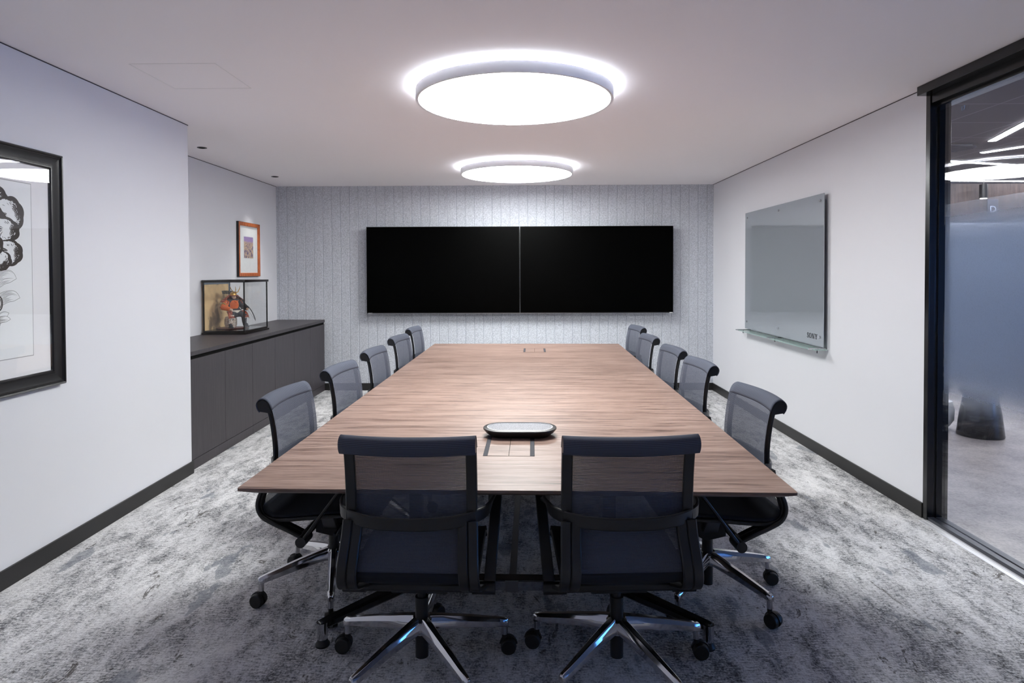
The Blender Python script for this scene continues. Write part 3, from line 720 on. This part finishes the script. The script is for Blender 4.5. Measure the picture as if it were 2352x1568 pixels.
mb = MB(); serif_word(mb, basis((0, -1, 0), (0, 0, 1), (-1, 0, 0), (-.0035, 5.492-(by0+by1)/2, 1.0-.02-bz0)) @ Matrix.Scale(.043, 4)); mb.build('lettering', mat('black_lettering', (26, 27, 32), .5), e)
# little lit reflection strip is left to the glass itself
tag(e, 'grey reflective glass whiteboard with chrome bolts on the right white wall', 'whiteboard')
sh = empty('glass_pen_shelf', (XR, (by0+by1)/2, .905))
m_green = mat('green_edged_glass', (176, 205, 198), .05, spec=.8); P(m_green).inputs['Alpha'].default_value = .55
MB().prism([(-.012, -hw-.01), (-.012, hw+.05), (-.13, hw+.05), (-.13, -hw+.06), (-.105, -hw-.01)], -.004, .004).build('shelf_glass', m_green, sh)
for yy in (-hw+.03, .0, hw-.04):
    MB().cyl((-.15, yy, .006), (0, yy, .006), .007, n=12).cyl((-.075, yy, -.03), (-.075, yy, .01), .008, n=12).cyl((-.004, yy, -.0), (0, yy, 0), .016).build('shelf_bracket', m_chrome, sh)
tag(sh, 'clear green edged glass pen shelf under the glass whiteboard', 'shelf')

# ------------------------------------------------------------------ conference table
TA = -.0198; TZ = .748
tb = empty('conference_table', (0, 4, 0), TA)
X0, X1, Y0, Y1 = -1.026, 1.042, 2.306-4, 7.087-4; XC = (X0+X1)/2
def rr_rect(ins, z, r=.012):
    pts = []
    for cx, cy, a0 in ((X1-ins-r, Y0+ins+r, -PI/2), (X1-ins-r, Y1-ins-r, 0), (X0+ins+r, Y1-ins-r, PI/2), (X0+ins+r, Y0+ins+r, PI)):
        for k in range(4):
            a = a0+PI/2*k/3; pts.append((cx+r*math.cos(a), cy+r*math.sin(a), z))
    return pts
mb = MB(); mb.loft([rr_rect(.0, TZ-.0015), rr_rect(.0015, TZ)], caps=False); n = 16
mb.add(rr_rect(.0015, TZ), [tuple(range(n))])
mb.cur = 1
mb.loft([rr_rect(.045, TZ-.032), rr_rect(.0, TZ-.011), rr_rect(.0, TZ-.0015)], caps=False)
mb.add(rr_rect(.045, TZ-.032), [tuple(range(n-1, -1, -1))])
mb.build('tabletop', [m_wood, m_woodedge], tb, smooth=False)
def hatch(cx, cy, w, d, dark_left):
    hx = MB().box(cx-w/2, cx+w/2, cy-d/2, cy+d/2, TZ+.0002, TZ+.0006).build('cable_hatch', m_dark, tb, label='black edged cable hatch')
    bw = .02
    for s in (-1, 1):
        MB().box(cx+s*(w/2-bw/2)-bw/2+.001, cx+s*(w/2-bw/2)+bw/2-.001, cy-d/2+.002, cy+d/2-.004, TZ+.0006, TZ+.0011).build('brush_strip', mat('brush_strip', (62, 62, 68), .9) if 'brush_strip' not in bpy.data.materials else bpy.data.materials['brush_strip'], hx)
    for s in (-1, 1):
        a, b = sorted((cx+s*.0012, cx+s*(w/2-bw)))
        MB().box(a, b, cy-d/2+.002, cy+d/2-.005, TZ+.0006, TZ+.0012).build('hatch_lid', m_wood, hx)
hatch(-.026, 2.91-4, .226, .34, 0); hatch(.10, 6.49-4, .226, .30, 1)
mb_y = 2.93-4
def table_frame(yc, s):
    """s = -1: end nearer the camera, legs splay towards -y"""
    xc = -.018
    mb = MB().box(xc-.52, xc+.52, yc-.03, yc+.03, .075, .125); mb.build('crossbar', m_darkgloss, tb, bevel=.003)
    f = MB().box(xc-.52, xc+.52, yc+s*.0315-.0015, yc+s*.0315+.0015, .078, .119).build('crossbar_face', m_chrome, tb, label='mirror polished face of the crossbar')
    MB().box(xc-.032, xc+.028, yc+s*.036-.003, yc+s*.036+.003, .073, .124).build('joint_plate', m_brushed, tb, bevel=.001)
    for q, (fx, fy) in ((-1, (-.798, 2.575)), (1, (.80, 2.60))):
        if s > 0: fy = 2*(XC*0+4.697)-fy-.22; fx *= .6
        px, py = xc+q*.45, yc
        # splayed foot beam, tapering, with upright end and glide
        a = Vector((px, py, .105)); b = Vector((fx, fy-4, .09)); d = (b-a).normalized()
        MB().strip([a-d*.05, a, b-d*.03, b, b+d*.012], [(-d.y, d.x, 0)]*5, [.075, .07, .045, .04, .03], [.05, .048, .036, .036, .03]).build('foot_beam', m_darkgloss, tb)
        MB().cyl((b.x, b.y, .03), (b.x, b.y, .10), .021, .024).build('foot_end', m_chrome, tb)
        MB().lathe([(.0, .0), (.028, .0), (.03, .008), (.022, .02), (.02, .032), (.0, .032)], 24, (b.x, b.y, 0)).build('glide', m_rubber, tb)
        MB().box(px-.03, px+.03, py-.02, py+.02, .12, TZ-.033).build('leg', m_darkgloss, tb, bevel=.002)
table_frame(mb_y, -1); table_frame(2*.697-mb_y, 1)
MB().box(-.034, .0, mb_y+.03, 2*.697-mb_y-.03, .085, .118).build('centre_rail', mat('satin_grey_rail', (70, 67, 70), .35), tb, bevel=.002)
tag(tb, 'long walnut conference table running the length of the room', 'table')

# conference speaker
sp = empty('conference_speaker', (-.002, 3.10, TZ))
def stad(w, d, z, n=14):
    r = d/2; pts = []
    for k in range(n+1): a = -PI/2+PI*k/n; pts.append((w/2-r+r*math.cos(a), r*math.sin(a), z))
    for k in range(n+1): a = PI/2+PI*k/n; pts.append((-w/2+r+r*math.cos(a), r*math.sin(a), z))
    return pts
MB().loft([stad(.29, .13, .0), stad(.30, .14, .006), stad(.335, .178, .018), stad(.362, .205, .034), stad(.36, .203, .040), stad(.325, .168, .043), stad(.322, .165, .040)]).build('speaker_body', mat('dark_speaker_shell', (40, 38, 38), .3), sp)
m_grille = mat('perforated_grille', (110, 110, 118), .5, 0, .3)
v = coords(m_grille); vo = N(m_grille, 'ShaderNodeTexVoronoi'); vo.inputs['Scale'].default_value = 260; L(m_grille, v, vo.inputs['Vector'])
L(m_grille, ramp(m_grille, vo.outputs['Distance'], [(.28, (34, 34, 38)), (.42, (128, 128, 136))]), P(m_grille).inputs['Base Color'])
MB().loft([stad(.318, .161, .0405), stad(.25, .10, .0385), stad(.16, .03, .0375)]).build('grille', m_grille, sp)
MB().loft([stad(.324, .167, .0425), stad(.318, .161, .0435), stad(.316, .159, .0415)], caps=False).build('light_ring', mat('pale_rim', (238, 238, 242), .3), sp)
tag(sp, 'oval black conference speaker with a grey grille on the walnut table', 'speaker')

# ------------------------------------------------------------------ chairs
PROF = [(-.252, .920), (-.262, .934), (-.266, .952), (-.258, .967), (-.240, .973), (-.221, .963), (-.207, .938), (-.195, .895), (-.184, .83), (-.177, .76), (-.177, .69), (-.187, .625), (-.21, .575), (-.238, .53), (-.248, .49), (-.235, .455), (-.195, .437), (-.12, .44), (0.0, .452), (.12, .462), (.2, .464), (.245, .455), (.268, .432)]
def spl(pts, sub):
    out = []
    for i in range(len(pts)-1):
        p0 = Vector(pts[max(i-1, 0)]); p1 = Vector(pts[i]); p2 = Vector(pts[i+1]); p3 = Vector(pts[min(i+2, len(pts)-1)])
        for k in range(sub):
            t = k/sub; out.append(.5*((2*p1)+(p2-p0)*t+(2*p0-5*p1+4*p2-p3)*t*t+(3*p1-p0-3*p2+p3)*t**3))
    out.append(Vector(pts[-1])); return out
PS = spl(PROF, 3)
HW = .238
def bowl(x, z):
    k = 1-(x/HW)**2
    back = max(0, min(1, (z-.5)/.15)); return -.032*k*back
def sheet(name, i0, i1, m, parent, off, hw=HW, th=0, sag=.0):
    pts = PS[i0:i1+1]; nrm = []; arc = [0]
    for i in range(len(pts)):
        t = (pts[min(i+1, len(pts)-1)]-pts[max(i-1, 0)]).normalized(); nrm.append(Vector((-t.y, t.x)))
        if i: arc.append(arc[-1]+(pts[i]-pts[i-1]).length)
    NU = 16; mb = MB(); uvs = []
    for i, p in enumerate(pts):
        for j in range(NU+1):
            x = -hw+2*hw*j/NU; q = p+nrm[i]*off
            seat = 1-max(0, min(1, (q.y-.47)/.1)) if p.x > -.2 else 0
            mb.v.append(Vector((x, q.x+bowl(x, q.y), q.y-sag*(1-(x/HW)**2)*seat))); uvs.append((x, arc[i]))
    for i in range(len(pts)-1):
        for j in range(NU):
            a = i*(NU+1)+j; mb.f.append((a, a+1, a+NU+2, a+NU+1)); mb.mi.append(0)
    o = mb.build(name, m, parent, fix=False, sharp=80)
    uv = o.data.uv_layers.new(name='UVMap')
    for l in o.data.loops: uv.data[l.index].uv = uvs[l.vertex_index]
    if th:
        s = o.modifiers.new('solid', 'SOLIDIFY'); s.thickness = th; s.offset = 0
    return o
def idx(k): return k*3
def rail(mb, xo, k0, k1, w, th, off):
    pts = []; ws = []
    P_ = PS[idx(k0):idx(k1)+1]
    for i, p in enumerate(P_):
        t = (P_[min(i+1, len(P_)-1)]-P_[max(i-1, 0)]).normalized(); n_ = Vector((-t.y, t.x))
        q = p+n_*off; pts.append((xo, q.x+bowl(xo, q.y), q.y)); ws.append((1, 0, 0))
    mb.strip(pts, ws, w, th)
def make_chair():
    e = empty('office_chair')
    # which side is the sitter's? normal (-t.y, t.x) for the down-going profile points to the front
    sheet('backrest_mesh', idx(5)+1, idx(14), m_mesh, e, .006)
    sheet('headroll', 0, idx(6)+1, m_rollfab, e, .0045, hw=HW+.002, th=.004)
    sheet('seat', idx(14), idx(22), m_seatfab, e, .006, hw=HW-.004, th=.012, sag=.012)
    mb = MB()
    for s in (-1, 1):
        rail(mb, s*(HW-.019), 1, 15, .038, .013, -.009)
        fin = [PS[i_] for i_ in range(0, idx(7), 1)]
        mb.loft([[(s*xx, q.x, q.y) for q in fin] for xx in (HW-.004, HW+.001)])
    rails = mb
    # top and lumbar cross pieces of the back frame
    for kk, w in ((5, .045),):
        p = PS[idx(kk)]
        pts = [(x, p.x+bowl(x, p.y)-.014, p.y-.018) for x in [(-HW+.02)+(2*HW-.04)*j/12 for j in range(13)]]
        rails.strip(pts, [(0, .25, 1)]*13, w, .014)
    rails.build('back_frame', m_plastic, e)
    mb = MB()
    for s in (-1, 1): rail(mb, s*(HW-.02), 15, 22, .038, .016, -.014)
    p = PS[idx(21)]; mb.strip([(x, p.x, p.y-.022) for x in (-.22, -.1, 0, .1, .22)], [(0, 1, 0)]*5, .04, .014)
    mb.build('seat_frame', m_plastic, e)
    # uprights from the lumbar round the shell down to the pivots
    for s in (-1, 1):
        path = [(-.212, .665), (-.222, .62), (-.243, .57), (-.264, .52), (-.266, .478), (-.243, .44), (-.19, .412), (-.12, .383), (-.05, .35)]
        pp = [Vector(q) for q in spl(path, 3)]
        mb = MB()
        for xo, w in ((s*.224, .037), (s*.188, .036)):
            mb.strip([(xo+s*.02*(i/len(pp)), q.x, q.y) for i, q in enumerate(pp)], [(1, 0, 0)]*len(pp), w, [.018]*len(pp))
        mb.build('back_support', m_plastic, e)
    # arm loop
    pts = []; ws = []
    half = [((.268, -.05, .347), (1, 0, 0)), ((.274, .02, .44), (1, 0, 0)), ((.280, .10, .545), (1, 0, 0)), ((.284, .165, .63), (1, 0, 0)), ((.285, .195, .67), (1, 0, 0)), ((.285, .185, .688), (1, 0, 0)), ((.284, .15, .692), (1, 0, 0)),
            ((.283, .08, .690), (1, 0, .15)), ((.282, .02, .687), (1, 0, .6)), ((.281, -.05, .685), (.5, 0, 1)), ((.276, -.115, .683), (.15, 0, 1)), ((.258, -.165, .679), (0, 0, 1)), ((.218, -.202, .675), (0, 0, 1)), ((.165, -.230, .670), (0, 0, 1)), ((.09, -.246, .666), (0, 0, 1)), ((0, -.251, .665), (0, 0, 1))]
    P3 = [Vector(h_[0]) for h_ in half]; W3 = [Vector(h_[1]) for h_ in half]
    full = P3+[Vector((-q.x, q.y, q.z)) for q in reversed(P3[:-1])]; fw = W3+[Vector((-q.x, q.y, q.z)) for q in reversed(W3[:-1])]
    # keep widths continuous through the mirror
    fw = W3+[Vector((q.x, q.y, -q.z)) if q.x > .5 else Vector((-q.x, q.y, q.z)) for q in reversed(W3[:-1])]
    f2 = spl([tuple(q) for q in full], 2); w2 = spl([tuple(q) for q in fw], 2)
    # make the width vector flip free
    for i in range(1, len(w2)):
        if w2[i].dot(w2[i-1]) < 0: w2[i] = -w2[i]
    MB().strip(f2, w2, .044, .013).build('arm_loop', m_plastic, e)
    for s in (-1, 1): MB().cyl((s*.205, -.05, .347), (s*.292, -.05, .347), .024, n=24).build('pivot', m_plastic, e)
    # crossbar and mechanism
    mb = MB().strip([(x, -.06, .352) for x in (-.235, -.1, 0, .1, .235)], [(0, 0, 1)]*5, .036, .03)
    mb.loft([[(-.11, -.05, .32), (.11, -.05, .32), (.11, -.05, .375), (-.11, -.05, .375)], [(-.075, .03, .285), (.075, .03, .285), (.085, .03, .40), (-.085, .03, .40)], [(-.06, .12, .33), (.06, .12, .33), (.075, .12, .435), (-.075, .12, .435)]])
    for s in (-1, 1):
        mb.loft([[(s*.20, .02, .435), (s*.228, .02, .435), (s*.228, .08, .44), (s*.20, .08, .44)], [(s*.06, -.02, .33), (s*.09, -.02, .33), (s*.09, .05, .33), (s*.06, .05, .33)]])
    mb.build('mechanism', m_plastic, e, bevel=.004)
    MB().tube([(.05, .06, .35), (.15, .07, .345), (.19, .07, .34)], [.006, .006, .009], 8).build('lever', m_plastic, e)
    MB().cyl((0, 0, .05), (0, 0, .285), .0255, n=24).cyl((0, 0, .285), (0, 0, .33), .016).build('gas_column', m_plastic, e)
    base = MB().lathe([(.028, .148), (.042, .15), (.045, .165), (.042, .198), (.034, .206), (.027, .206)], 32).build('star_base', m_chrome, e)
    for k in range(5):
        a = math.radians(18+72*k); d = Vector((math.cos(a), math.sin(a), 0)); w = Vector((-d.y, d.x, 0))
        rings = []
        for r, hw_, ht, z in ((.03, .025, .054, .184), (.08, .0235, .050, .177), (.2, .020, .041, .156), (.31, .016, .033, .134), (.345, .0145, .031, .126), (.353, .010, .024, .123)):
            c = d*r+Vector((0, 0, z)); g_ = .35
            rings.append([c+w*(-hw_)+Vector((0, 0, -ht*.5)), c+w*hw_+Vector((0, 0, -ht*.5)), c+w*hw_*1.0+Vector((0, 0, ht*.12)), c+w*hw_*.45+Vector((0, 0, ht*.5)), c-w*hw_*.45+Vector((0, 0, ht*.5)), c-w*hw_*1.0+Vector((0, 0, ht*.12))])
        lg = MB().loft(rings).build('leg', m_chrome, base, bevel=.002)
        # caster
        b = a+random.uniform(-.9, .9); c = d*.338
        cd = Vector((math.cos(b), math.sin(b), 0)); cw = Vector((-cd.y, cd.x, 0)); ax = c+cd*.016+Vector((0, 0, .033))
        mb = MB().cyl(c+Vector((0, 0, .05)), c+Vector((0, 0, .112)), .011, n=14)
        # hood between the wheels
        ring = lambda off: [ax+cw*off+cd*(.037*math.cos(t))+Vector((0, 0, .037*math.sin(t))) for t in [PI*.05+PI*.9*q/10 for q in range(11)]]+[ax+cw*off]
        mb.loft([ring(-.006), ring(.006)])
        cs = mb.build('caster', m_rubber, e); MB().cyl(c+Vector((0, 0, .078)), c+Vector((0, 0, .118)), .0125, n=16).build('stem_socket', m_chrome, cs)
        for s in (-1, 1):
            MB().cyl(ax+cw*s*.007, ax+cw*s*.028, .033, .030, n=24).build('caster_wheel', m_rubber, cs, bevel=.003)
    return e
chair0 = make_chair()
seats = []
# (hub x, hub y, facing yaw, base turn, label, group); chair faces local +Y
GL, GR, GF = 'office chairs along the left side of the table', 'office chairs along the right side of the table', 'office chairs at the near end of the table'
def face(dx, dy): return math.atan2(-dx, dy)
spots = [
    (-.388, 2.445, face(.03, 1), 0, 'black mesh office chair seen from behind, left one at the near table end', GF),
    (.375, 2.450, face(-.05, 1), -6, 'black mesh office chair seen from behind, right one at the near table end', GF),
    (-.918, 3.07, face(1, -.05), -22, 'first grey mesh chair from the camera on the left side of the table', GL),
    (-.883, 3.88, face(1, -.07), 10, 'second grey mesh chair from the camera on the left, beside the charcoal cabinets', GL),
    (-.865, 4.72, face(1, -.05), 30, 'third grey mesh chair from the camera on the left side of the table', GL),
    (-.86, 5.66, face(1, -.09), -10, 'fourth grey mesh chair from the camera on the left side of the table', GL),
    (-.872, 6.55, face(1, -.05), 5, 'farthest grey mesh chair on the left side, nearest the felt wall', GL),
    (.900, 3.03, face(-1, -.05), -2, 'first grey mesh chair from the camera on the right side of the table', GR),
    (.925, 4.06, face(-1, -.05), 20, 'second grey mesh chair from the camera on the right side of the table', GR),
    (.925, 4.78, face(-1, -.05), -20, 'third grey mesh chair from the camera on the right side of the table', GR),
    (.925, 5.67, face(-1, -.05), 8, 'fourth grey mesh chair from the camera on the right side of the table', GR),
    (1.0, 6.64, face(-1, -.08), 33, 'farthest grey mesh chair on the right side, nearest the felt wall', GR),
]
roots = [chair0]+[copy_tree(chair0) for _ in spots[1:]]
for r, (x, y, yaw, turn, lab, grp) in zip(roots, spots):
    r.location = (x, y, 0); r.rotation_euler = (0, 0, yaw); tag(r, lab, 'chair', grp)
    bt = math.radians(turn)-yaw          # the star base keeps its own turn in the room
    for c in kids(r):
        nm = c.name.split('.')[0]
        if nm in ('star_base', 'caster'): c.rotation_euler = (0, 0, bt)
